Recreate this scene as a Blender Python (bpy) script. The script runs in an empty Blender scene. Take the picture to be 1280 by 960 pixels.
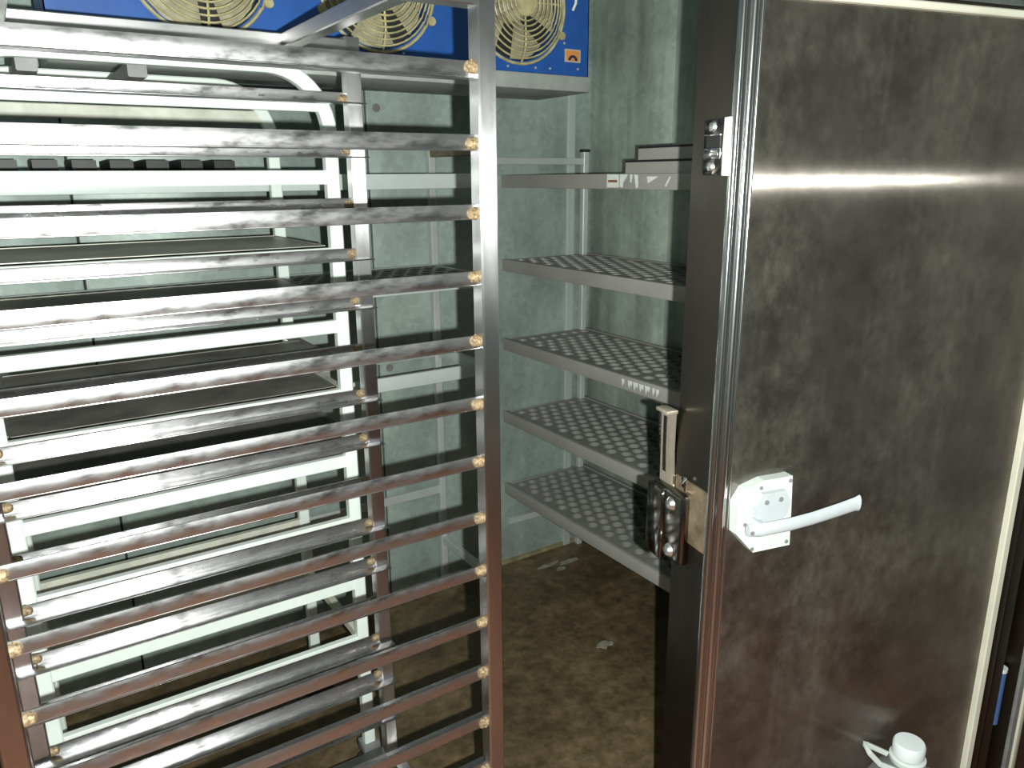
import bpy, bmesh, math, random
from mathutils import Vector, Matrix
random.seed(7)
S = bpy.context.scene
COL = S.collection
H = 1.5                                             # eye height above the floor
PI = math.pi

# ------------------------------------------------------------------ camera
F_PX, PITCH, ROLL, YAW = 960.0, 0.2645, -0.0076, 0.5797
fw = Vector((math.sin(YAW)*math.cos(PITCH), math.cos(YAW)*math.cos(PITCH), -math.sin(PITCH)))
r0 = Vector((math.cos(YAW), -math.sin(YAW), 0)); u0 = r0.cross(fw)
rt = r0*math.cos(ROLL) + u0*math.sin(ROLL); up = rt.cross(fw)
cd = bpy.data.cameras.new('camera'); cam = bpy.data.objects.new('camera', cd); COL.objects.link(cam)
cd.sensor_width = 36.0; cd.lens = 36.0*F_PX/1280.0; cd.clip_start = 0.02
cam.matrix_world = Matrix(((rt.x, up.x, -fw.x, 0), (rt.y, up.y, -fw.y, 0), (rt.z, up.z, -fw.z, H), (0, 0, 0, 1)))
S.camera = cam
# ------------------------------------------------------------------ world, flash, exposure
W = bpy.data.worlds.new('world'); S.world = W; W.use_nodes = True
W.node_tree.nodes['Background'].inputs[0].default_value = (0.9, 1.0, 0.95, 1)
W.node_tree.nodes['Background'].inputs[1].default_value = 0.03
fl = bpy.data.lights.new('phone_flash', 'POINT'); fl.energy = 60; fl.shadow_soft_size = 0.006; fl.color = (0.95, 1.0, 0.94)
fo = bpy.data.objects.new('phone_flash', fl); COL.objects.link(fo)
fo.location = Vector((0, 0, H)) + rt*0.051 - up*0.022
S.view_settings.view_transform = 'Standard'; S.view_settings.look = 'None'
S.view_settings.gamma = 1.0; S.view_settings.use_curve_mapping = False
S.view_settings.exposure = 1.58

# ------------------------------------------------------------------ materials
def mat(name):
    m = bpy.data.materials.new(name); m.use_nodes = True
    return m, m.node_tree.nodes, m.node_tree.links, m.node_tree.nodes['Principled BSDF']
def noise(N, L, scale, detail=4, stretch=(1, 1, 1), rough=.6):
    tc = N.new('ShaderNodeTexCoord'); mp = N.new('ShaderNodeMapping'); mp.inputs['Scale'].default_value = stretch
    L.new(tc.outputs['Object'], mp.inputs['Vector'])
    n = N.new('ShaderNodeTexNoise'); n.inputs['Scale'].default_value = scale
    n.inputs['Detail'].default_value = detail; n.inputs['Roughness'].default_value = rough
    L.new(mp.outputs[0], n.inputs['Vector']); return n
def ramp(N, L, src, stops):
    r = N.new('ShaderNodeValToRGB'); e = r.color_ramp.elements
    while len(e) < len(stops): e.new(0.5)
    for k, (p, c) in enumerate(stops):
        e[k].position = p; e[k].color = (c[0], c[1], c[2], 1) if hasattr(c, '__len__') else (c, c, c, 1)
    L.new(src, r.inputs[0]); return r
def mixc(N, L, fac, a, b, mode='MIX'):
    m = N.new('ShaderNodeMix'); m.data_type = 'RGBA'; m.blend_type = mode
    for sock, v in ((m.inputs[0], fac), (m.inputs[6], a), (m.inputs[7], b)):
        if hasattr(v, 'links'): L.new(v, sock)
        elif hasattr(v, '__len__'): sock.default_value = (v[0], v[1], v[2], 1)
        else: sock.default_value = v
    return m.outputs[2]
def bump(N, L, B, src, strength, dist=.002):
    b = N.new('ShaderNodeBump'); b.inputs['Strength'].default_value = strength; b.inputs['Distance'].default_value = dist
    L.new(src, b.inputs['Height']); L.new(b.outputs[0], B.inputs['Normal'])

def steel(name, base=(.58, .58, .585), rough=.33, aniso=.9, tan=None, smudge=.25, stretch=(1, 1, 1), scale=14, metal=1.0, rvar=.2):
    m, N, L, B = mat(name)
    n = noise(N, L, scale, 6, stretch)
    c = ramp(N, L, n.outputs[0], [(.3, [v*(1-smudge) for v in base]), (.68, base)])
    L.new(c.outputs[0], B.inputs['Base Color'])
    r = ramp(N, L, n.outputs[0], [(.3, rough*(1+rvar)), (.7, rough*(1-rvar))])
    L.new(r.outputs[0], B.inputs['Roughness'])
    B.inputs['Metallic'].default_value = metal
    if tan:
        B.inputs['Anisotropic'].default_value = aniso
        t = N.new('ShaderNodeCombineXYZ')
        for k in range(3): t.inputs[k].default_value = tan[k]
        L.new(t.outputs[0], B.inputs['Tangent'])
    return m
def plain(name, col, rough=.5, metal=0, var=.12, scale=9, stretch=(1, 1, 1), spec=.5, bmp=0):
    m, N, L, B = mat(name)
    n = noise(N, L, scale, 5, stretch)
    c = ramp(N, L, n.outputs[0], [(.3, [v*(1-var) for v in col]), (.7, [min(1, v*(1+var*.6)) for v in col])])
    L.new(c.outputs[0], B.inputs['Base Color'])
    B.inputs['Roughness'].default_value = rough; B.inputs['Metallic'].default_value = metal
    B.inputs['Specular IOR Level'].default_value = spec
    if bmp: bump(N, L, B, n.outputs[0], bmp)
    return m

M = {}
M['rail'] = steel('brushed_steel_rail', (.60, .59, .60), .33, 0, None, .5, (.35, 1, 1), 60, rvar=.4)
M['post'] = steel('brushed_steel_post', (.62, .61, .62), .32, .95, (.7, .7, 0), .2, (1, 1, .3), 22)
M['tube'] = steel('brushed_steel_tube', (.6, .6, .6), .34, 0, None, .25, (.4, 1, 1), 20)
M['crosstube'] = steel('brushed_steel_cross_tube', (.55, .53, .52), .33, .8, (.7, 0, .7), .25, (1, .3, 1), 20)
M['weld'] = plain('rusty_weld', (.33, .235, .135), .6, .3, .75, 220)
M['chrome'] = steel('chrome', (.72, .71, .7), .1, 0, None, .1, scale=30)
M['screw'] = steel('screw_steel', (.8, .8, .8), .3, 0, None, .1, scale=60)
M['alu'] = steel('aluminium_trim', (.6, .6, .6), .2, 0, None, .35, (1, 1, .08), 40)
M['rubber'] = plain('black_rubber', (.02, .02, .02), .6)
M['white_paint'] = plain('white_paint', (.74, .80, .76), .4, 0, .06, 12)
M['grey_paint'] = plain('grey_painted_tube', (.2, .2, .2), .5, 0, .3, 12)
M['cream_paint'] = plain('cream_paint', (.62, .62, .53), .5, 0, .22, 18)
M['tray'] = plain('dull_aluminium_tray', (.235, .225, .205), .5, .35, .4, 10)
M['tray_pale'] = plain('pale_aluminium_tray', (.42, .41, .36), .45, .35, .3, 9)
M['shelf_alu'] = plain('anodised_shelf_edge', (.62, .67, .66), .45, .1, .06, 6)
M['shelf_grey'] = plain('grey_shelf_edge', (.37, .355, .33), .5, .05, .12, 6)
M['panel_grey'] = plain('grey_plastic_grid', (.24, .235, .215), .42, 0, .2, 14)
M['upright'] = plain('upright_aluminium', (.55, .58, .57), .42, .2, .12, 8)
M['blue'] = plain('blue_casing', (.018, .095, .37), .45, 0, .15, 20)
M['drip'] = plain('drip_tray_metal', (.46, .48, .46), .5, .2, .2, 15)
M['guard'] = plain('cream_fan_guard', (.46, .41, .22), .4, 0, .4, 30)
M['blade'] = plain('cream_fan_blade', (.44, .40, .27), .5, 0, .35, 25)
M['dark'] = plain('dark_inside', (.02, .02, .02), .7)
M['orange'] = plain('orange_print', (.72, .28, .07), .5, 0, .15, 60)
M['sticker'] = plain('sticker_border', (.5, .45, .38), .5, 0, .1, 60)
M['print_dark'] = plain('dark_print', (.03, .03, .07), .5)
M['label'] = plain('white_label', (.8, .83, .79), .5, 0, .1, 60)
M['label_red'] = plain('brown_print', (.3, .12, .08), .5)
M['gasket'] = plain('white_gasket', (.62, .6, .5), .45, 0, .08, 10)
M['white_plastic'] = plain('white_plastic', (.56, .60, .58), .35, 0, .05, 20)
M['lever_plastic'] = plain('greyish_plastic', (.43, .46, .48), .35, 0, .08, 20)
M['chrome_dark_reflection'] = steel('chrome_dark_reflection', (.26, .24, .22), .14, 0, None, .3, scale=40)  # darker copy of chrome, the dark it mirrors put into the base colour
M['lever_metal'] = steel('pale_gilt_lever', (.66, .58, .47), .34, 0, None, .2, scale=40, metal=.7)
M['cap'] = plain('pale_cap', (.66, .70, .72), .4, 0, .05, 20)
M['blue_plastic'] = plain('blue_plastic', (.06, .12, .30), .3, 0, .2, 20)
M['tan_steel'] = plain('stained_steel', (.25, .19, .125), .45, .5, .5, 40)
M['corner_trim'] = plain('corner_trim', (.5, .56, .53), .45, .2, .15, 6, (1, 1, .2))
M['black'] = plain('black_cap', (.015, .015, .015), .5)

def wall_mat(name, base, streak):
    m, N, L, B = mat(name)
    a = noise(N, L, 5, 6, (1, 1, .7)); b = noise(N, L, 60, 3); c = noise(N, L, 7, 4, (1, 1, .08))
    v = N.new('ShaderNodeTexVoronoi'); v.inputs['Scale'].default_value = 55
    tc = N.new('ShaderNodeTexCoord'); L.new(tc.outputs['Object'], v.inputs['Vector'])
    k1 = ramp(N, L, a.outputs[0], [(.32, [x*.72 for x in base]), (.66, [x*1.12 for x in base])])
    k2 = ramp(N, L, c.outputs[0], [(.38, 1-streak), (.62, 1.0)])
    k3 = ramp(N, L, v.outputs['Color'], [(0, .86), (1, 1.08)])
    x = mixc(N, L, 1.0, k1.outputs[0], k2.outputs[0], 'MULTIPLY')
    x = mixc(N, L, 1.0, x, k3.outputs[0], 'MULTIPLY')
    L.new(x, B.inputs['Base Color'])
    B.inputs['Roughness'].default_value = .42; B.inputs['Metallic'].default_value = .12
    bump(N, L, B, b.outputs[0], .08, .002)
    return m
M['wall'] = wall_mat('galvanised_wall', (.40, .48, .44), .12)
M['wall_r'] = wall_mat('streaked_galvanised_wall', (.46, .53, .46), .45)
M['wall_in'] = wall_mat('galvanised_ceiling', (.25, .28, .27), .2)
def floor_mat():
    m, N, L, B = mat('dirty_floor')
    a = noise(N, L, 4.2, 9, rough=.75); b = noise(N, L, 22, 8, rough=.7); c = noise(N, L, 70, 2); d = noise(N, L, 5, 5)
    x = ramp(N, L, a.outputs[0], [(.3, (.06, .043, .026)), (.5, (.145, .108, .062)), (.72, (.25, .195, .115))]).outputs[0]
    g = ramp(N, L, b.outputs[0], [(.35, (.5, .5, .42)), (.65, (1.15, 1.05, .95))]).outputs[0]
    x = mixc(N, L, 1.0, x, g, 'MULTIPLY')
    s = ramp(N, L, d.outputs[0], [(.66, 0.0), (.76, .35)]).outputs[0]
    x = mixc(N, L, s, x, (.30, .27, .2))
    L.new(x, B.inputs['Base Color'])
    r = ramp(N, L, b.outputs[0], [(.3, .35), (.7, .7)]); L.new(r.outputs[0], B.inputs['Roughness'])
    bump(N, L, B, c.outputs[0], .3, .003)
    return m
M['floor'] = floor_mat()
M['terracotta'] = plain('terracotta_floor', (.20, .085, .048), .5, 0, .4, 6)
def door_mat():
    m, N, L, B = mat('brushed_steel_door_face')
    a = noise(N, L, 5, 7, rough=.7); b = noise(N, L, 30, 8, (1, 1, .6), .75); c = noise(N, L, 14, 5, (1, 1, .07)); d = noise(N, L, 3.2, 7, rough=.68)
    out = [n for n in N if n.type == 'OUTPUT_MATERIAL'][0]
    x = ramp(N, L, a.outputs[0], [(.3, (.13, .112, .098)), (.7, (.30, .27, .245))]).outputs[0]
    L.new(x, B.inputs['Base Color']); B.inputs['Metallic'].default_value = 1.0
    r = ramp(N, L, b.outputs[0], [(.3, .40), (.7, .5)]); L.new(r.outputs[0], B.inputs['Roughness'])
    # vertical brushing: every fine scratch turns the normal sideways by its own amount
    B2 = N.new('ShaderNodeBsdfPrincipled'); L.new(x, B2.inputs['Base Color']); B2.inputs['Metallic'].default_value = 1.0
    B2.inputs['Roughness'].default_value = .135; B2.inputs['Anisotropic'].default_value = 1.0
    dv = (math.cos(math.radians(-12.25)), math.sin(math.radians(-12.25)), 0)
    t = N.new('ShaderNodeCombineXYZ')
    for k in range(3): t.inputs[k].default_value = dv[k]
    L.new(t.outputs[0], B2.inputs['Tangent'])
    tc = N.new('ShaderNodeTexCoord'); mp = N.new('ShaderNodeVectorMath'); mp.operation = 'SCALE'; mp.inputs['Scale'].default_value = 3000.0
    L.new(tc.outputs['Object'], mp.inputs[0])
    wn = N.new('ShaderNodeTexWhiteNoise'); wn.noise_dimensions = '3D'; L.new(mp.outputs[0], wn.inputs['Vector'])
    def mth(op, a_, b_=None):
        q = N.new('ShaderNodeMath'); q.operation = op
        for k, v_ in enumerate((a_, b_)):
            if v_ is None: continue
            if hasattr(v_, 'links'): L.new(v_, q.inputs[k])
            else: q.inputs[k].default_value = v_
        return q.outputs[0]
    sl = mth('MULTIPLY', mth('TANGENT', mth('MULTIPLY', mth('SUBTRACT', wn.outputs['Value'], .5), PI*.84)), .30)
    sc = N.new('ShaderNodeVectorMath'); sc.operation = 'SCALE'; sc.inputs[0].default_value = dv; L.new(sl, sc.inputs['Scale'])
    ge = N.new('ShaderNodeNewGeometry'); ad = N.new('ShaderNodeVectorMath'); ad.operation = 'ADD'
    L.new(ge.outputs['Normal'], ad.inputs[0]); L.new(sc.outputs[0], ad.inputs[1])
    nm = N.new('ShaderNodeVectorMath'); nm.operation = 'NORMALIZE'; L.new(ad.outputs[0], nm.inputs[0]); L.new(nm.outputs[0], B2.inputs['Normal'])
    ms = N.new('ShaderNodeMixShader'); ms.inputs[0].default_value = .45; L.new(B.outputs[0], ms.inputs[1]); L.new(B2.outputs[0], ms.inputs[2])
    # dried grime film lying over the steel: blotches and vertical runs
    D = N.new('ShaderNodeBsdfDiffuse'); D.inputs[0].default_value = (.30, .29, .24, 1)
    f1 = ramp(N, L, c.outputs[0], [(.55, 0.0), (.85, .14)]).outputs[0]
    f2 = ramp(N, L, d.outputs[0], [(.45, .01), (.72, .24)]).outputs[0]
    f3 = ramp(N, L, b.outputs[0], [(.35, .2), (.65, 1.0)]).outputs[0]
    f = mixc(N, L, 1.0, f1, f2, 'ADD'); f = mixc(N, L, 1.0, f, f3, 'MULTIPLY')
    sh = N.new('ShaderNodeMixShader'); L.new(f, sh.inputs[0]); L.new(ms.outputs[0], sh.inputs[1]); L.new(D.outputs[0], sh.inputs[2])
    L.new(sh.outputs[0], out.inputs[0])
    return m
M['door'] = door_mat()
M['door_edge'] = steel('brown_steel_door_edge', (.10, .09, .076), .42, .6, (.7, .7, 0), .4, (1, 1, .25), 12)
def bottle_mat():
    m, N, L, B = mat('clear_bottle')
    B.inputs['Base Color'].default_value = (.75, .85, .88, 1); B.inputs['Roughness'].default_value = .12
    B.inputs['Transmission Weight'].default_value = .85; B.inputs['IOR'].default_value = 1.2
    return m
M['bottle'] = bottle_mat()

# ------------------------------------------------------------------ mesh helpers
class MB:
    def __init__(s): s.v = []; s.f = []
    def add(s, v, f):
        o = len(s.v); s.v += [tuple(p) for p in v]; s.f += [tuple(i+o for i in q) for q in f]; return s
    def box(s, x0, x1, y0, y1, z0, z1):
        v = [(x, y, z) for z in (z0, z1) for y in (y0, y1) for x in (x0, x1)]
        return s.add(v, [(0, 2, 3, 1), (4, 5, 7, 6), (0, 1, 5, 4), (2, 6, 7, 3), (0, 4, 6, 2), (1, 3, 7, 5)])
    def bbox(s, x0, x1, y0, y1, z0, z1, b=.003):     # box with chamfered edges
        bm = bmesh.new(); bmesh.ops.create_cube(bm, size=1)
        for q in bm.verts: q.co = Vector(((x0+x1)/2+q.co.x*(x1-x0), (y0+y1)/2+q.co.y*(y1-y0), (z0+z1)/2+q.co.z*(z1-z0)))
        bmesh.ops.bevel(bm, geom=bm.edges[:], offset=b, segments=2, affect='EDGES', profile=.5)
        bm.verts.index_update()
        s.add([q.co for q in bm.verts], [[w.index for w in f.verts] for f in bm.faces]); bm.free(); return s
    def sweep(s, path, prof, closed=False, side=None):
        # prof: list of (a, b); a along the side vector, b along the third axis
        n = len(path); P = [Vector(p) for p in path]; rings = []
        for i in range(n):
            if closed: t = P[(i+1) % n]-P[i-1]
            else: t = P[min(i+1, n-1)]-P[max(i-1, 0)]
            t.normalize()
            sd = Vector(side) if side else (Vector((0, 0, 1)) if abs(t.z) < .9 else Vector((0, 1, 0)))
            sd = (sd-t*sd.dot(t)).normalized(); w = t.cross(sd)
            rings.append([P[i]+sd*a+w*b for a, b in prof])
        k = len(prof); v = [q for r in rings for q in r]; f = []
        for i in range(n if closed else n-1):
            for j in range(k):
                a, b = i*k+j, i*k+(j+1) % k; c, d = ((i+1) % n)*k+(j+1) % k, ((i+1) % n)*k+j
                f.append((a, b, c, d))
        if not closed: f += [tuple(range(k-1, -1, -1)), tuple(range((n-1)*k, n*k))]
        return s.add(v, f)
    def tube(s, path, r, seg=10, closed=False):
        return s.sweep(path, [(r*math.cos(2*PI*j/seg), r*math.sin(2*PI*j/seg)) for j in range(seg)], closed)
    def cyl(s, c, axis, r, h, seg=20, r2=None):
        ax = Vector(axis).normalized(); c = Vector(c); r2 = r if r2 is None else r2
        p = ax.orthogonal().normalized(); q = ax.cross(p); v = []
        for hh, rr in ((0, r), (h, r2)):
            v += [c+ax*hh+(p*math.cos(2*PI*j/seg)+q*math.sin(2*PI*j/seg))*rr for j in range(seg)]
        f = [(j, (j+1) % seg, seg+(j+1) % seg, seg+j) for j in range(seg)] + [tuple(range(seg-1, -1, -1)), tuple(range(seg, 2*seg))]
        return s.add(v, f)
    def lathe(s, c, prof, seg=28, axis='z'):
        c = Vector(c); v = []
        for r, h in prof:
            for j in range(seg):
                a = 2*PI*j/seg
                o = Vector((r*math.cos(a), r*math.sin(a), h)) if axis == 'z' else (Vector((r*math.cos(a), h, r*math.sin(a))) if axis == 'y' else Vector((h, r*math.cos(a), r*math.sin(a))))
                v.append(c+o)
        n = len(prof); f = []
        for i in range(n-1):
            for j in range(seg):
                f.append((i*seg+j, i*seg+(j+1) % seg, (i+1)*seg+(j+1) % seg, (i+1)*seg+j))
        f += [tuple(range(seg-1, -1, -1)), tuple(range((n-1)*seg, n*seg))]
        return s.add(v, f)
    def prism(s, poly, y0, y1):                      # polygon in (x, z), extruded along y
        n = len(poly); v = [(x, y0, z) for x, z in poly]+[(x, y1, z) for x, z in poly]
        f = [(j, (j+1) % n, n+(j+1) % n, n+j) for j in range(n)]+[tuple(range(n-1, -1, -1)), tuple(range(n, 2*n))]
        return s.add(v, f)
    def mesh(s, name, m, smooth=False, off=(0, 0, 0)):
        me = bpy.data.meshes.new(name)
        me.from_pydata([(p[0]-off[0], p[1]-off[1], p[2]-off[2]) for p in s.v], [], s.f)
        bm = bmesh.new(); bm.from_mesh(me); bmesh.ops.recalc_face_normals(bm, faces=bm.faces[:]); bm.to_mesh(me); bm.free()
        me.materials.append(m)
        if smooth:
            me.polygons.foreach_set('use_smooth', [True]*len(me.polygons))
            me.set_sharp_from_angle(angle=math.radians(40))
        me.update(); return me
    def build(s, name, m, parent=None, smooth=True, off=None, loc=None):
        if off is None:
            off = ORG.get(root_of(parent), (0, 0, 0)) if parent is not None else (0, 0, 0)
        return link(name, s.mesh(name, M[m] if isinstance(m, str) else m, smooth, off), parent, loc)
ORG = {}
def root_of(o):
    while o is not None and o.parent: o = o.parent
    return o.name if o is not None else None
def link(name, me, parent=None, loc=None):
    o = bpy.data.objects.new(name, me); COL.objects.link(o)
    if parent: o.parent = parent
    if loc: o.location = loc
    return o
def tag(o, label=None, cat=None, group=None, kind=None):
    if label: o['label'] = label
    if cat: o['category'] = cat
    if group: o['group'] = group
    if kind: o['kind'] = kind
    return o
def thing(name, loc, label, cat, group=None, rz=0, world=True):
    o = bpy.data.objects.new(name, None); COL.objects.link(o); o.location = loc; o.rotation_euler = (0, 0, rz)
    o.empty_display_size = .1
    if world: ORG[o.name] = tuple(loc)
    return tag(o, label, cat, group)
SQ = lambda a, b: [(-a, -b), (a, -b), (a, b), (-a, b)]
def rsq(a, b, c=.003):
    return [(-a+c, -b), (a-c, -b), (a, -b+c), (a, b-c), (a-c, b), (-a+c, b), (-a, b-c), (-a, -b+c)]

# ------------------------------------------------------------------ the room
YB, XR, XL, YF, ZC = 2.35, 1.90, -2.6, -3.6, 2.75
tag(MB().box(XL-.1, XR+.3, 1.02, YB+.1, -.06, 0).build('floor', 'floor', smooth=False), 'mottled brown dirty cold room floor', kind='structure')
tag(MB().box(XL-.1, XR+.3, YF-.1, 1.02, -.06, 0).build('floor_entry', 'terracotta', smooth=False), 'reddish brown floor in front of the steel rack', kind='structure')
tag(MB().box(XL-.1, XR+.3, YF-.1, YB+.1, ZC, ZC+.08).build('ceiling', 'wall_in', smooth=False), 'grey metal panel ceiling', kind='structure')
wb = tag(MB().box(XL-.1, XR+.1, YB+.012, YB+.1, 0, ZC).build('wall_back', 'dark', smooth=False), 'galvanised panel back wall of the cold room', kind='structure')
fl_ = bpy.data.objects['floor']
for (x, y, sx, sy) in ((1.72, 2.22, .05, .018), (1.66, 2.19, .03, .012), (1.63, 2.24, .06, .012), (1.47, 1.70, .035, .02), (1.2, 1.95, .02, .012)):
    n_ = 14; m_ = MB(); v_ = []
    for zz in (-.002, .0015):
        for j in range(n_):
            random.seed(j*7+int(x*100)); k_ = random.uniform(.6, 1.15); v_.append((x+sx*k_*math.cos(2*PI*j/n_), y+sy*k_*math.sin(2*PI*j/n_), zz))
    m_.add(v_, [(j, (j+1) % n_, n_+(j+1) % n_, n_+j) for j in range(n_)]+[tuple(range(n_)), tuple(range(n_, 2*n_))]); m_.build('dried_stain', plain('dried_stain', (.34, .32, .26), .6, 0, .5, 30), fl_, smooth=False)
random.seed(3)
xs = [XL, -1.492, -.66, .172, 1.004, XR+.1]
for a, b in zip(xs[:-1], xs[1:]):
    MB().bbox(a+.003, b-.003, YB, YB+.02, 0, ZC, .002).build('wall_panel', 'wall', wb)
for x, z in ((1.04, 1.708), (1.042, .873), (.21, 1.708), (.212, .873)):
    MB().cyl((x, YB+.001, z), (0, -1, 0), .013, .003, 20).build('lock_plug', 'grey_paint', wb)
wr = tag(MB().box(XR+.012, XR+.1, .62, YB+.1, 0, ZC).build('wall_right', 'dark', smooth=False), 'vertically streaked metal right wall behind the shelves', kind='structure')
ys = [.62, 1.05, 1.93, YB]
for a, b in zip(ys[:-1], ys[1:]):
    MB().bbox(XR, XR+.02, a+.002, b-.002, 0, ZC, .0015).build('wall_panel', 'wall_r', wr)
tag(MB().box(XL-.1, XL, YF-.1, YB+.1, 0, ZC).build('wall_left', 'wall', smooth=False), 'galvanised metal left wall', kind='structure')
tag(MB().box(XL-.1, XR+.3, YF-.1, YF, 0, ZC).build('wall_front', 'wall_in', smooth=False), 'grey metal wall behind the viewer', kind='structure')
tag(MB().box(XR+.2, XR+.3, YF, .62, 0, ZC).build('wall_side', 'wall_in', smooth=False), 'grey wall beyond the door opening', kind='structure')
tag(MB().bbox(1.783, 1.818, YB-.012, YB+.001, 0, ZC, .003).build('trim_1', 'corner_trim', smooth=False), 'pale metal strip beside the back corner', kind='structure')
tag(MB().prism([(XL, 0), (XR, 0), (XR, .016), (XL, .016)], YB-.008, YB+.001).build('baseboard_back', plain('stained_joint', (.30, .27, .15), .6, 0, .5, 12), smooth=False), 'yellow stained joint along the foot of the back wall', kind='structure')
# door jamb at the hinge side
jb = tag(MB().bbox(1.69, 1.99, .60, .70, 0, ZC, .003).build('trim_2', 'door_edge'), 'brown steel door jamb', kind='structure')
MB().bbox(1.69, 1.712, .594, .602, 0, 2.1, .002).build('jamb_strip', 'grey_paint', jb)
MB().bbox(1.714, 1.734, .590, .602, 0, 2.1, .003).build('seal_strip', 'gasket', jb)

# ------------------------------------------------------------------ steel rack on castors
RX0, RX1, RY0, RY1 = -.0655, .605, 1.019, 1.512      # inner ends of the rails, planes of both sides
ZR0, NR = H+.149, 15
rack = thing('tray_rack', ((RX0+RX1)/2, (RY0+RY1)/2, 0), 'tall stainless steel tray rack with many angle rails in the foreground', 'rack')
for px in (RX0-.015, RX1+.015):
    for py in (RY0, RY1):
        m = MB(); m.sweep([(px, py, .088), (px, py, H+.259)], rsq(.015, .015, .0025), side=(1, 0, 0)); m.build('post', 'post', rack)
        # castor
        c = MB(); c.cyl((px, py-.014, .036), (0, 1, 0), .036, .028, 24)
        w = c.build('castor', 'rubber', rack)
        f = MB(); f.bbox(px-.028, px+.028, py-.025, py+.025, .078, .092, .003); f.box(px-.012, px+.012, py-.024, py-.019, .03, .08); f.box(px-.012, px+.012, py+.019, py+.024, .03, .08)
        f.cyl((px, py-.026, .036), (0, 1, 0), .007, .052, 12); f.build('castor_fork', 'chrome', w)
for py in (RY0, RY1):
    MB().sweep([(RX0-.06, py, H+.2425), (RX1+.001, py, H+.2425)], rsq(.0125, .0146, .002)).build('top_tube', 'tube', rack)
    MB().sweep([(RX0, py, .12), (RX1, py, .12)], rsq(.015, .015, .002)).build('bottom_tube', 'tube', rack)
for x in (RX0+.107, RX1-.107):
    MB().sweep([(x, RY0+.013, H+.2425), (x, RY1-.013, H+.2425)], rsq(.0125, .0145, .002)).build('cross_tube', 'crosstube', rack)
for x in (RX0-.015, RX1+.015):
    MB().sweep([(x, RY0+.015, .12), (x, RY1-.015, .12)], rsq(.015, .015, .002)).build('bottom_cross_tube', 'crosstube', rack)
def rail_mesh(sgn):
    # convex web between the posts, flange at the foot reaching past them towards the inside
    prof = []
    N_ = 7
    for k in range(N_):
        t = k/(N_-1); z = -.0102+.0204*t; prof.append((z, -sgn*(.0012*(1-(2*t-1)**2))-sgn*.0))
    out = [(z, y) for z, y in prof]+[(z, y+sgn*.002) for z, y in reversed(prof)]
    hl = (RX1-RX0)/2
    m = MB()
    v = []; n = len(out)
    for x in (-hl, hl): v += [(x, y, z) for z, y in out]
    m.add(v, [(j, (j+1) % n, n+(j+1) % n, n+j) for j in range(n)]+[tuple(range(n)), tuple(range(n, 2*n))])
    m.bbox(-hl-.03, hl+.03, min(0, sgn*.036), max(0, sgn*.036), -.0122, -.0100, .0008)
    return m.mesh('rail', M['rail'], True)
def weld_mesh():
    m = MB(); m.lathe((0, 0, 0), [(.004, -.012), (.0085, -.009), (.0098, 0), (.0095, .004), (.004, .006)], 10, 'x')
    for k in range(5): m.lathe((random.uniform(-.008, .002), random.uniform(-.006, .006), random.uniform(-.009, .009)), [(.001, -.003), (.0035, 0), (.001, .003)], 7, 'x')
    return m.mesh('weld_bead', M['weld'], True)
WM = weld_mesh()
for sgn, py in ((1, RY0), (-1, RY1)):
    RM = rail_mesh(sgn)
    for k in range(NR):
        o = link('rail', RM, rack, (0, py-(RY0+RY1)/2, ZR0-.1*k))
        hl = (RX1-RX0)/2
        for e in (-1, 1):
            w = link('weld_bead', WM, o, (e*(hl-.003), -sgn*.001, random.uniform(-.003, .003)))
            w.rotation_euler = (random.uniform(0, 6), 0, 0 if e > 0 else PI)

# ------------------------------------------------------------------ white rack behind it
TX0, TX1, TY0, TY1 = -.0564, .5925, 1.58, 1.972
wrk = thing('white_rack', ((TX0+TX1)/2, (TY0+TY1)/2, 0), 'white painted tube rack with rounded top corners behind the steel rack', 'rack')
def hoop(y, zt, rad=.122):
    p = [(TX0, y, .12)]; n = 10
    for k in range(n+1):
        a = PI - PI/2*k/n; p.append((TX0+rad+rad*math.cos(a), y, zt-rad+rad*math.sin(a)))
    for k in range(n+1):
        a = PI/2 - PI/2*k/n; p.append((TX1-rad+rad*math.cos(a), y, zt-rad+rad*math.sin(a)))
    p.append((TX1, y, .12)); return p
for y in (TY0, TY1):
    MB().sweep(hoop(y, H+.209), rsq(.012, .014, .003), side=(0, 1, 0)).build('hoop_frame', 'white_paint', wrk)
for k, z in enumerate([.141, 0, -.157, -.311, -.4655, -.621, -.774, -.931, -1.086]):
    zz = H+z
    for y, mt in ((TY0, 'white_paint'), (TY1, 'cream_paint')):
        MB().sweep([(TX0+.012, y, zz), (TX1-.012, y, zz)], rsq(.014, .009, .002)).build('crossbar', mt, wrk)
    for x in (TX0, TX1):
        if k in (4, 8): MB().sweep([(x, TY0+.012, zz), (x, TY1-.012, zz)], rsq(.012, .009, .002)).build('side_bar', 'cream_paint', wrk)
for x in (.08, .249):
    MB().sweep([(x, TY0+.01, H+.188), (x, TY1-.01, H+.188)], rsq(.013, .016, .002)).build('top_brace', 'grey_paint', wrk)
for x in (TX0, TX1):
    for y in (TY0, TY1):
        c = MB(); c.cyl((x, y-.012, .045), (0, 1, 0), .045, .024, 20); w = c.build('castor', 'rubber', wrk)
        f = MB(); f.bbox(x-.022, x+.022, y-.022, y+.022, .1, .122, .003); f.box(x-.01, x+.01, y-.02, y-.015, .04, .105); f.box(x-.01, x+.01, y+.015, y+.02, .04, .105); f.build('castor_fork', 'grey_paint', w)
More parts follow.
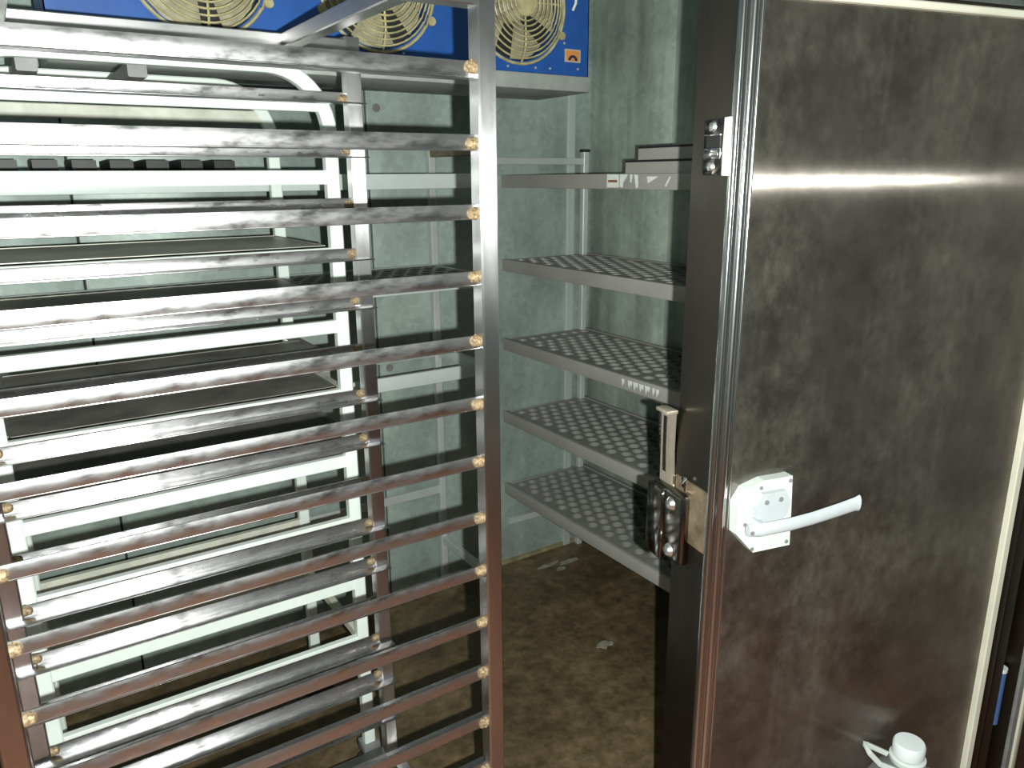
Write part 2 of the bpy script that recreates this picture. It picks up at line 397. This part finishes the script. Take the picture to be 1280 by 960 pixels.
def tray(z, y1, mt, label, rim=.012, x1=TX1-.016):
    x1 -= 0; x0 = TX0+.016; y0 = TY0+.014; t = .0025
    m = MB(); m.box(x0, x1, y0, y1, z, z+t)
    m.box(x0, x1, y0, y0+t, z, z+rim); m.box(x0, x1, y1-t, y1, z, z+rim); m.box(x0, x0+t, y0, y1, z, z+rim); m.box(x1-t, x1, y0, y1, z, z+rim)
    tag(m.build('baking_tray', mt, smooth=False), label, 'tray', 'trays in the white rack')
tray(H-.157+.014, TY1-.014, 'tray_pale', 'pale metal tray in the white rack, topmost of its trays', .004)
tray(H-.246, TY1-.047, 'tray_pale', 'pale metal tray in the white rack, second from its top', .004)
tray(H-.3875, 1.825, 'tray', 'dull grey metal tray in the white rack, third from its top', .004)
tray(H-.4655+.0135, 1.785, 'tray', 'dull grey metal tray in the white rack, fourth from its top', .004)
tray(H-.55, 1.815, 'tray', 'dull grey metal tray in the white rack, lowest of its trays', .004)
# small ledges carrying the trays that sit between two crossbars
for z, y1 in ((H-.247, TY1-.05), (H-.3885, 1.94), (H-.551, 1.93)):
    for x in (TX0, TX1):
        m = MB(); s_ = 1 if x < .3 else -1
        m.box(min(x, x+s_*.03), max(x, x+s_*.03), TY0, TY1, z-.003, z); m.build('tray_ledge', 'grey_paint', wrk)

# ------------------------------------------------------------------ grid shelving
def grid_mesh(name, lx, ly, px=.046, py=.042, r=.0193, depth=.034, seg=12):
    nx = max(1, round((lx-.02)/px)); ny = max(1, round((ly-.02)/py)); dx = (lx-.016)/nx; dy = (ly-.016)/ny
    m = MB(); ang = [2*PI*(j+.5)/seg for j in range(seg)]
    for j in range(ny):
        off = (dx*.5 if j % 2 else 0)
        y0 = .008+j*dy; y1 = y0+dy
        cells = [(.008+i*dx+off, .008+(i+1)*dx+off) for i in range(nx-(1 if off else 0))]
        if off:
            m.add([(.008, y0, 0), (.008+off, y0, 0), (.008+off, y1, 0), (.008, y1, 0)], [(0, 1, 2, 3)])
            xe = .008+nx*dx; m.add([(xe-off, y0, 0), (xe, y0, 0), (xe, y1, 0), (xe-off, y1, 0)], [(0, 1, 2, 3)])
        for x0, x1 in cells:
            cx, cy = (x0+x1)/2, (y0+y1)/2; inn = []; outr = []; low = []
            for a in ang:
                c, s_ = math.cos(a), math.sin(a); k = min((x1-cx)/abs(c) if abs(c) > 1e-6 else 9, (y1-cy)/abs(s_) if abs(s_) > 1e-6 else 9)
                inn.append((cx+c*r, cy+s_*r, 0)); low.append((cx+c*r*.86, cy+s_*r*.86, -depth)); outr.append((cx+c*k, cy+s_*k, 0))
            v = outr+inn+low; n = seg; f = []
            for q in range(n):
                e = (q+1) % n
                f.append((q, e, n+e, n+q)); f.append((n+q, n+e, 2*n+e, 2*n+q))
            o = len(v)                                # the square's corners
            for q in range(n):
                e = (q+1) % n; A, B = outr[q], outr[e]
                if abs(A[0]-B[0]) > 1e-6 and abs(A[1]-B[1]) > 1e-6:
                    cxn = (x1 if (A[0]+B[0])/2 > cx else x0, y1 if (A[1]+B[1])/2 > cy else y0, 0)
                    v.append(cxn); f.append((q, len(v)-1, e))
            m.add(v, f)
    for a in ((0, lx, 0, .008), (0, lx, ly-.008, ly), (0, .008, .008, ly-.008), (lx-.008, lx, .008, ly-.008)):
        m.box(a[0], a[1], a[2], a[3], -depth, 0)
    me = bpy.data.meshes.new(name); me.from_pydata(m.v, [], m.f); me.materials.append(M['panel_grey']); me.update(); return me

# right hand unit along the right wall
GX0, GX1 = 1.495, 1.882
runit = thing('shelving_unit', (1.7, 1.65, 0), 'grey cold room shelving with perforated shelves along the right wall beside the door', 'shelving')
YE = .98
LV = [H+.004, H-.287, H-.578, H-.858, H-1.15]
GM = {}
def panel(parent, x, y, z, lx, ly):
    k = (round(lx, 3), round(ly, 3))
    if k not in GM: GM[k] = grid_mesh('shelf_panel', lx, ly)
    o = ORG[root_of(parent)]
    return link('shelf_panel', GM[k], parent, (x-o[0], y-o[1], z-o[2]))
labels = []
for i, z in enumerate(LV):
    m = MB(); m.bbox(GX0, GX0+.018, YE, YB-.008, z-.043, z, .002)
    m.bbox(GX1-.016, GX1, YE, YB-.008, z-.043, z, .002)
    for yy in (YE, YB-.024): m.bbox(GX0+.017, GX1-.015, yy, yy+.016, z-.043, z-.003, .002)
    sh = m.build('shelf', 'shelf_grey', runit)
    y1 = YB-.025; lx = GX1-GX0-.038
    cuts = [y1, 2.245, 1.65, YE+.017] if i == 2 else [y1, 1.66, YE+.017]
    for b, a in zip(cuts[:-1], cuts[1:]): panel(sh, GX0+.019, a+.0005, z-.003, lx, b-a-.001)
    labels.append(sh)
for x, y in ((GX0+.012, YE+.012), (GX1-.02, YE+.012), (GX1-.028, YB-.022)):
    m = MB(); m.sweep([(x, y, 0), (x, y, H+.085)], rsq(.012, .012, .003), side=(1, 0, 0)); u = m.build('upright', 'upright', runit)
    MB().bbox(x-.015, x+.015, y-.014, y+.014, H+.083, H+.093, .002).build('end_cap', 'black', u)
MB().sweep([(GX0-.06, YB-.02, H+.05), (GX1-.035, YB-.02, H+.05)], rsq(.012, .01, .002)).build('end_tube', 'upright', runit)
MB().sweep([(GX0+.012, YB-.02, .19), (GX1-.03, YB-.02, .19)], rsq(.012, .01, .002)).build('end_tube', 'upright', runit)
# paper remains on the shelf edges
def scrap(sh, y, z, poly, mt='label'):
    m = MB(); n = len(poly)
    v = [(GX0-.0008, y-a, z+b) for a, b in poly]+[(GX0+.001, y-a, z+b) for a, b in poly]
    m.add(v, [(j, (j+1) % n, n+(j+1) % n, n+j) for j in range(n)]+[tuple(range(n)), tuple(range(n, 2*n))])
    m.build('label_scrap', mt, sh, smooth=False)
s0, s2 = labels[0], labels[2]; zc = LV[0]-.02
scrap(s0, 1.772, zc, [(0, -.018), (.052, -.018), (.05, .018), (0, .019)])
scrap(s0, 1.708, zc, [(-.008, .018), (.024, .018), (.016, .006), (.006, -.004), (.004, -.018), (-.008, -.016)])
scrap(s0, 1.674, zc, [(0, .018), (.01, .018), (.006, -.004), (.002, -.004)])
scrap(s0, 1.656, zc, [(0, .018), (.014, .016), (.016, -.016), (.008, -.02)])
scrap(s0, 1.605, zc, [(0, .012), (.044, .012), (.022, .002), (.004, -.006)])
scrap(s0, 1.535, zc, [(.016, .012), (.02, .01), (.004, -.014), (0, -.012)])
MB().box(GX0-.0014, GX0, 1.7265, 1.766, zc-.004, zc+.003).build('label_print', 'label_red', s0)
zc = LV[2]-.022
for y, w in ((1.682, .012), (1.655, .02), (1.632, .022), (1.606, .02), (1.582, .022), (1.55, .01), (1.535, .012)):
    scrap(s2, y, zc, [(0, .012), (w, .012), (w*.8, -.004), (w*.55, .004), (w*.3, -.012)])
# two spare grids lying on the top right shelf
for (x, y, z, lx, ly, rz, lab) in ((1.53, 1.10, LV[0]+.0345, .30, .625, 0, 'lower of two spare grey grids stacked on the top right shelf'),
                                   (1.545, 1.09, LV[0]+.0712, .30, .60, 0, 'upper of two spare grey grids stacked on the top right shelf')):
    me = grid_mesh('spare', lx, ly)
    t = thing('spare_grid', (x, y, z-.034), lab, 'shelf grid', 'spare grids on the top right shelf', world=False)
    link('grid_panel', me, t, (0, 0, .034))
    MB().box(0, lx, ly, ly+.004, 0, .036).build('end_lip', 'black', t, off=(0, 0, 0))
    MB().box(-.004, 0, 0, ly+.004, 0, .030).build('side_lip', 'shelf_grey', t, off=(0, 0, 0))
    MB().box(-.005, .002, 0, ly+.004, .0305, .036).build('rim', 'black', t, off=(0, 0, 0))

# unit along the back wall
BY0, BY1, BX0, BX1 = 2.0, 2.338, -1.35, 1.225
bunit = thing('shelving_unit', (-.1, 2.16, 0), 'pale edged cold room shelving along the back wall under the blue cooler', 'shelving')
for i, z in enumerate((H+.008, H-.285, H-.562)):
    m = MB(); m.bbox(BX0, BX1, BY0, BY0+.016, z-.041, z, .002); m.bbox(BX0, BX1, BY1-.016, BY1, z-.041, z, .002)
    for x in (BX0, BX1-.016): m.bbox(x, x+.016, BY0+.015, BY1-.015, z-.041, z-.003, .002)
    sh = m.build('shelf', 'shelf_alu', bunit)
    if i == 2:
        lo, n = BX0+.017, 2
        panel(sh, lo, BY0+.017, z-.003, .64, BY1-BY0-.034); panel(sh, lo+.641, BY0+.017, z-.003, .64, BY1-BY0-.034)
    else:
        for q in range(4): panel(sh, BX0+.017+q*.6353, BY0+.017, z-.003, .6348, BY1-BY0-.034)
for x in (BX0+.01, BX1-.012):
    for y in (BY0+.012, BY1-.012):
        m = MB(); m.sweep([(x, y, 0), (x, y, H+.095)], rsq(.0125, .0125, .003), side=(1, 0, 0)); m.build('upright', 'upright', bunit)
    for z in (H+.075, .20):
        MB().sweep([(x, BY0+.02, z), (x, BY1-.02, z)], rsq(.015, .01, .002)).build('end_tube', 'tan_steel' if z > 1 else 'upright', bunit)
for z in (H-1.1,):
    MB().sweep([(BX0+.02, BY1-.01, z), (BX1-.02, BY1-.01, z)], rsq(.015, .008, .002)).build('rear_beam', 'upright', bunit)
# dark slotted grate on the top back shelf
g = thing('slotted_band', (.17, 2.17, H+.0075), 'dark slotted grate lying on the back wall shelf behind the racks', 'band', world=False)
for q in range(9): MB().box(-.32+q*.078, -.32+q*.078+.05, -.1, .1, .006, .035).build('dark_block', 'black', g, off=(0, 0, 0), smooth=False)  # row of dark blocks with even gaps between them
MB().box(-.34, .36, -.1, -.085, 0, .008).build('band_bar', 'grey_paint', g, off=(0, 0, 0)); MB().box(-.34, .36, .085, .1, 0, .008).build('band_bar', 'grey_paint', g, off=(0, 0, 0))

# ------------------------------------------------------------------ blue evaporator
EX0, EX1, EY, EZ0, EZ1 = .14, 1.52, 1.90, H+.277, H+.70
EYB = 2.16
ev = thing('unit_cooler', (.83, 2.12, H+.236), 'blue evaporator cooler with three cream fans high on the back wall', 'cooler')
FX, FZ, FR = [.445, .86, 1.275], H+.452, .152
m = MB()
m.box(EX0, EX1, EYB-.02, EYB, EZ0, EZ1); m.box(EX0, EX1, EY, EYB, EZ1-.003, EZ1); m.box(EX0, EX0+.003, EY, EYB, EZ0, EZ1); m.box(EX1-.003, EX1, EY, EYB, EZ0, EZ1); m.box(EX0, EX1, EY, EYB, EZ0, EZ0+.003)
edges = [EX0, (FX[0]+FX[1])/2, (FX[1]+FX[2])/2, EX1]
seg = 48
for q in range(3):
    x0, x1, cx = edges[q], edges[q+1], FX[q]; inn = []; out = []; back = []
    for j in range(seg):
        a = 2*PI*(j+.5)/seg; c, s_ = math.cos(a), math.sin(a)
        k = min(((x1-cx) if c > 0 else (cx-x0))/max(abs(c), 1e-6), ((EZ1-FZ) if s_ > 0 else (FZ-EZ0))/max(abs(s_), 1e-6))
        inn.append((cx+c*FR*.95, EY, FZ+s_*FR*.95)); out.append((cx+c*k, EY, FZ+s_*k)); back.append((cx+c*FR*.95, EY+.06, FZ+s_*FR*.95))
    v = out+inn+back; f = []
    for j in range(seg):
        e = (j+1) % seg; f += [(j, e, seg+e, seg+j), (seg+j, seg+e, 2*seg+e, 2*seg+j)]
    for j in range(seg):
        e = (j+1) % seg; A, B = out[j], out[e]
        if abs(A[0]-B[0]) > 1e-6 and abs(A[2]-B[2]) > 1e-6:
            v.append((x1 if A[0] > cx else x0, EY, EZ1 if A[2] > FZ else EZ0)); f.append((j, len(v)-1, e))
    m.add(v, f)
m.build('casing', 'blue', ev, smooth=False)
for q in range(3):
    cx = FX[q]
    g = MB()
    g.cyl((cx, EY+.058, FZ), (0, 1, 0), FR*.96, .004, 32); g.build('fan_backing', 'dark', ev)
    fm = MB()
    for b in range(5):
        a0 = 2*PI*b/5+.5+q*.4; rows = []
        for k in range(6):
            rr = .032+(.138-.032)*k/5; hw = .42+.06*k/5
            rows.append([(cx+rr*math.cos(a0+t*hw), EY+.03+.012*t, FZ+rr*math.sin(a0+t*hw)) for t in (-1, -.33, .33, 1)])
        v = [p for r_ in rows for p in r_]; f = []
        for k in range(5):
            for t in range(3): f.append((k*4+t, k*4+t+1, (k+1)*4+t+1, (k+1)*4+t))
        n = len(v); v2 = [(p[0], p[1]+.003, p[2]) for p in v]; fm.add(v+v2, f+[tuple(i+n for i in reversed(w)) for w in f])
    fm.lathe((cx, EY+.012, FZ), [(.03, 0), (.042, .01), (.044, .04)], 24, 'y')
    fm.build('fan_blade', 'blade', ev)
    gm = MB()
    for k in range(10):
        rr = .034+(FR-.034)*k/9; yy = EY-.034+.030*(max(0, k-4)/5)**2
        gm.tube([(cx+rr*math.cos(2*PI*j/44), yy, FZ+rr*math.sin(2*PI*j/44)) for j in range(44)], .0026 if k < 9 else .0042, 6, True)
    for b in range(4):
        a = PI/4*2*b-PI/2+.04; pts = []
        for k in range(11):
            t = k/10; rr = .03+(FR-.03)*t; yy = EY-.030+.030*(max(0, rr-.09)/(FR-.09))**2; pts.append((cx+rr*math.cos(a), yy, FZ+rr*math.sin(a)))
        gm.tube(pts, .003, 6)
    gm.cyl((cx, EY-.036, FZ), (0, 1, 0), .034, .004, 24)
    gd = gm.build('fan_guard', 'guard', ev)
    for a in (-.45, -2.7, .45, 2.7):
        rr = FR+.008; lg = MB(); lg.cyl((cx+rr*math.cos(a), EY-.008, FZ+rr*math.sin(a)), (0, 1, 0), .011, .008, 12); lg.cyl((cx+rr*math.cos(a), EY-.011, FZ+rr*math.sin(a)), (0, 1, 0), .004, .004, 8)
        lg.build('guard_lug', 'guard', gd)
d = MB(); d.bbox(EX0-.004, EX1+.004, EY-.008, EYB, H+.236, H+.279, .004); d.build('drip_tray', 'drip', ev)
st = MB().box(1.433, 1.490, EY-.0012, EY, H+.316, H+.351).build('sticker', 'sticker', ev, smooth=False)
MB().box(1.438, 1.485, EY-.002, EY-.001, H+.320, H+.347).build('sticker_print', 'orange', st, smooth=False)
arc = [(1.4445+.0, H+.3215)]
arc = [(1.4615+.017*math.cos(PI*t/8), H+.3205+.015*math.sin(PI*t/8)) for t in range(9)]+[(1.4615+.008*math.cos(PI-PI*t/8), H+.3205+.008*math.sin(PI-PI*t/8)) for t in range(9)]
MB().prism(arc, EY-.0026, EY-.0018).build('sticker_emblem', 'print_dark', st, smooth=False)
for k in range(9):
    MB().cyl((random.uniform(EX0+.02, EX1-.02) if k > 3 else 1.33+.05*k, EY-.001, H+.287+random.uniform(0, .02) if k != 2 else H+.365), (0, -1, 0), .0035, .002, 8).build('rivet', 'drip', ev)
MB().tube([(1.47, EY-.004, H+.50), (1.462, EY-.012, H+.47), (1.455, EY-.006, H+.452)], .004, 8).build('cable_end', 'label', ev)

for x in (EX0+.12, EX1-.12):
    MB().bbox(x-.02, x+.02, EYB-.03, YB+.001, EZ1-.06, EZ1-.02, .003).build('wall_bracket', 'drip', ev)

# ------------------------------------------------------------------ the open door
PH = math.radians(-12.25)
door = thing('door_1', (.927, .777, 0), 'open stainless steel cold room door with white gasket and white inner handle', None, rz=PH, world=False)
door['kind'] = 'structure'
def part(mb, name, m, parent=door, smooth=True): return mb.build(name, m, parent, smooth, off=(0, 0, 0))
ZT, ZB_, AW = H+.262, .02, .742
part(MB().box(-.034, AW, .0, .101, ZB_, ZT), 'leaf', 'door_edge', smooth=False)
part(MB().bbox(.0, AW-.03, -.003, .001, ZB_+.03, ZT-.018, .0012), 'face_sheet', 'door', smooth=False)
# aluminium edge profile: flat, bead, flat, bead
tr = MB()
prof = [(-.037, .004), (-.037, -.002)]
for ca, cr in ((-.0325, .0042), (-.0145, .0058), (-.0010, .0024)):
    prof += [(ca-cr*math.cos(PI*q/10), -.0025-cr*math.sin(PI*q/10)) for q in range(11)]
prof += [(.0015, .004)]
n = len(prof); v = [(a, b, ZB_) for a, b in prof]+[(a, b, ZT) for a, b in prof]
tr.add(v, [(j, (j+1) % n, n+(j+1) % n, n+j) for j in range(n)]+[tuple(range(n)), tuple(range(n, 2*n))])
part(tr, 'edge_profile', 'alu')
part(MB().bbox(.0, AW, -.006, .003, ZT-.009, ZT, .002), 'edge_profile', 'alu')
part(MB().bbox(.692, .71, -.006, .004, ZB_, ZT-.009, .003), 'edge_profile', 'door_edge')
part(MB().bbox(.715, AW, -.004, .004, ZB_, ZT-.009, .003), 'edge_profile', 'door_edge')
g = MB(); g.sweep([(.0, -.008, ZT-.021), (.674, -.008, ZT-.021)], rsq(.0055, .007, .002))
g.sweep([(.668, -.008, ZB_), (.668, -.008, ZT-.024)], rsq(.0085, .007, .002), side=(1, 0, 0)); part(g, 'gasket', 'gasket')
# keeper plate on the free edge
kp = part(MB().bbox(-.041, -.034, .016, .063, H-.001, H+.078, .0015), 'keeper_plate', 'chrome_dark_reflection')
k = MB(); k.bbox(-.046, -.038, .018, .056, H+.021, H+.038, .003); k.bbox(-.046, -.038, .018, .056, H+.058-.004, H+.057, .001); part(k, 'keeper_catch', 'chrome', kp)
k = MB(); k.bbox(-.0425, -.040, .020, .054, H+.038, H+.055, .001); part(k, 'keeper_slot_shade', 'black', kp, smooth=False)  # black block on the plate, shade of the recess put into its colour
for z in (H+.011, H+.067):
    k = MB(); k.lathe((-.041, .041, z), [(.001, -.005), (.006, -.004), (.0085, 0)], 14, 'x'); part(k, 'screw', 'screw', kp)
part(MB().bbox(-.040, -.0345, .003, .0165, H-.002, H+.079, .001), 'keeper_glint_strip', 'label')  # white strip; the bright reflection beside the keeper put into its colour
# white inner release handle
ih = part(MB().prism([(.053, H-.478), (.109, H-.478), (.113, H-.544), (.116, H-.604), (.041, H-.604), (.005, H-.565), (-.002+.004, H-.512), (.018, H-.488)], -.022, -.002), 'release_handle_plate', 'white_plastic', smooth=False)
hx = [(.044, H-.497), (.090, H-.497), (.101, H-.517), (.097, H-.540), (.068, H-.560), (.034, H-.538), (.031, H-.517)]
part(MB().prism(hx, -.032, -.02), 'handle_boss', 'lever_plastic', ih, smooth=False)
for a, z, yy in ((.052, -.512, -.032), (.08, -.511, -.032)):
    part(MB().cyl((a, yy, H+z), (0, -1, 0), .0042, .002, 10), 'screw', 'grey_paint', ih)
for a, z in ((.105, -.486), (.047, -.490), (.02, -.55), (.038, -.597), (.108, -.596)):
    part(MB().cyl((a, -.022, H+z), (0, -1, 0), .0035, .0015, 10), 'screw', 'grey_paint', ih)
lv = MB()
path = [(.012, -.040, H-.551), (.03, -.046, H-.551), (.085, -.05, H-.549), (.13, -.052, H-.545), (.18, -.054, H-.538), (.213, -.056, H-.532), (.220, -.058, H-.530)]
hh = [.010, .0115, .0115, .0115, .012, .0125, .0145]; rings = []
for (x, y, z), h_ in zip(path, hh):
    rings.append([(x, y-.006*math.cos(2*PI*j/12), z+h_*math.sin(2*PI*j/12)) for j in range(12)])
v = [p for r_ in rings for p in r_]; k_ = 12
lv.add(v, [(i*k_+j, i*k_+(j+1) % k_, (i+1)*k_+(j+1) % k_, (i+1)*k_+j) for i in range(len(rings)-1) for j in range(k_)]+[tuple(range(k_)), tuple(range((len(rings)-1)*k_, len(rings)*k_))])
lv.cyl((.035, -.022, H-.551), (0, -1, 0), .012, .022, 16)
part(lv, 'release_lever', 'lever_plastic', ih)
part(MB().cyl((.016, -.0465, H-.553), (0, -1, 0), .0035, .002, 10), 'screw', 'grey_paint', ih)
# chrome latch on the outer side, lever standing up past the free edge
lt = part(MB().bbox(-.036, .05, .100, .135, H-.665, H-.5, .006), 'latch_base', 'chrome_dark_reflection')
b = MB(); b.bbox(-.052, -.03, .050, .150, H-.650, H-.520, .008); b.bbox(-.058, -.045, .105, .155, H-.66, H-.525, .005); part(b, 'latch_housing', 'chrome_dark_reflection', lt)
b = MB(); b.box(-.0375, -.034, .006, .095, H-.605, H-.497); part(b, 'wear_plate', 'tan_steel', lt, smooth=False)
for z in (-.545, -.632):
    b = MB(); b.lathe((-.052, .084, H+z), [(.001, -.008), (.008, -.0065), (.0125, 0)], 16, 'x'); part(b, 'screw', 'screw', lt)
lvp = [(-.036, .122, H-.535, .018), (-.038, .121, H-.50, .0165), (-.042, .117, H-.46, .015), (-.045, .113, H-.42, .0155), (-.047, .110, H-.395, .016), (-.048, .109, H-.386, .017)]
b = MB(); rings = []
for x, y, z, w_ in lvp: rings.append([(x-.005, y-w_, z), (x+.006, y-w_*.8, z), (x+.006, y+w_*.8, z), (x-.005, y+w_, z)])
v = [p for r_ in rings for p in r_]
b.add(v, [(i*4+j, i*4+(j+1) % 4, (i+1)*4+(j+1) % 4, (i+1)*4+j) for i in range(len(rings)-1) for j in range(4)]+[(0, 1, 2, 3), tuple(range(20, 24))])
b.bbox(-.064, -.042, .090, .127, H-.387, H-.380, .002)
lo = part(b, 'latch_lever', 'lever_metal', lt)
b = MB()
for i in range(1, 4):
    x, y, z, w_ = lvp[i]; x2, y2, z2, w2 = lvp[i+1]
    b.add([(x-.0058, y-w_*.15, z), (x-.0058, y+w_*.5, z), (x2-.0058, y2+w2*.5, z2), (x2-.0058, y2-w2*.15, z2)], [(0, 1, 2, 3)])
part(b, 'lever_recess_shade', 'door_edge', lo)  # flat dark strip on the lever; the recess shade is in its colour
part(MB().tube([(-.036, .05, H-.515), (-.046, .05, H-.508), (-.05, .052, H-.497), (-.046, .058, H-.49), (-.04, .066, H-.492)], .0045, 8), 'latch_hook', 'chrome', lt)
# blue sleeve over the hinge knuckle at the far edge
hg = part(MB().cyl((.757, .012, H-1.17), (0, 0, 1), .012, .13, 16), 'hinge', 'blue_plastic')
part(MB().cyl((.757, .012, H-1.04), (0, 0, 1), .013, .008, 16), 'hinge_cap', 'cap', hg)

# ------------------------------------------------------------------ water bottle by the door
bt = thing('water_bottle', (1.375, .655, 0), 'large clear plastic water bottle with pale cap standing in front of the door', 'bottle')
bx, by, bt_top = 1.345, .638, H-1.078
bt.location = (bx, by, 0); ORG[bt.name] = (bx, by, 0)
z0 = bt_top
m = MB(); m.lathe((bx, by, 0), [(.02, .004), (.088, .0), (.096, .01), (.096, .10), (.091, .115), (.091, .13), (.096, .145), (.096, z0-.16), (.088, z0-.115), (.062, z0-.075), (.036, z0-.055), (.027, z0-.045), (.026, z0-.004)], 36)
m.build('bottle_body', 'bottle', bt)
c = MB(); c.lathe((bx, by, z0-.028), [(.029, 0), (.0295, .004), (.0295, .024), (.027, .028), (.02, .0285)], 36)
cp = c.build('cap', 'cap', bt)
c = MB()
c.lathe((bx, by, z0-.045), [(.031, 0), (.0335, .003), (.0335, .012), (.031, .014)], 30); c.build('neck_ring', 'white_plastic', bt)
lf = (-.86, .36)   # towards the picture's left along the wall of the bottle
def hp(o, dz, s_=0): return (bx-rt.x*o-s_*rt.y, by-rt.y*o+s_*rt.x, z0+dz)
c = MB(); c.sweep([hp(.034, -.038, .012), hp(.075, -.018, .014), hp(.082, -.014, .012), hp(.083, -.013, 0), hp(.082, -.016, -.012), hp(.06, -.04, -.014), hp(.03, -.05, -.02)], rsq(.005, .003, .001)); c.build('carry_handle', 'white_plastic', bt)
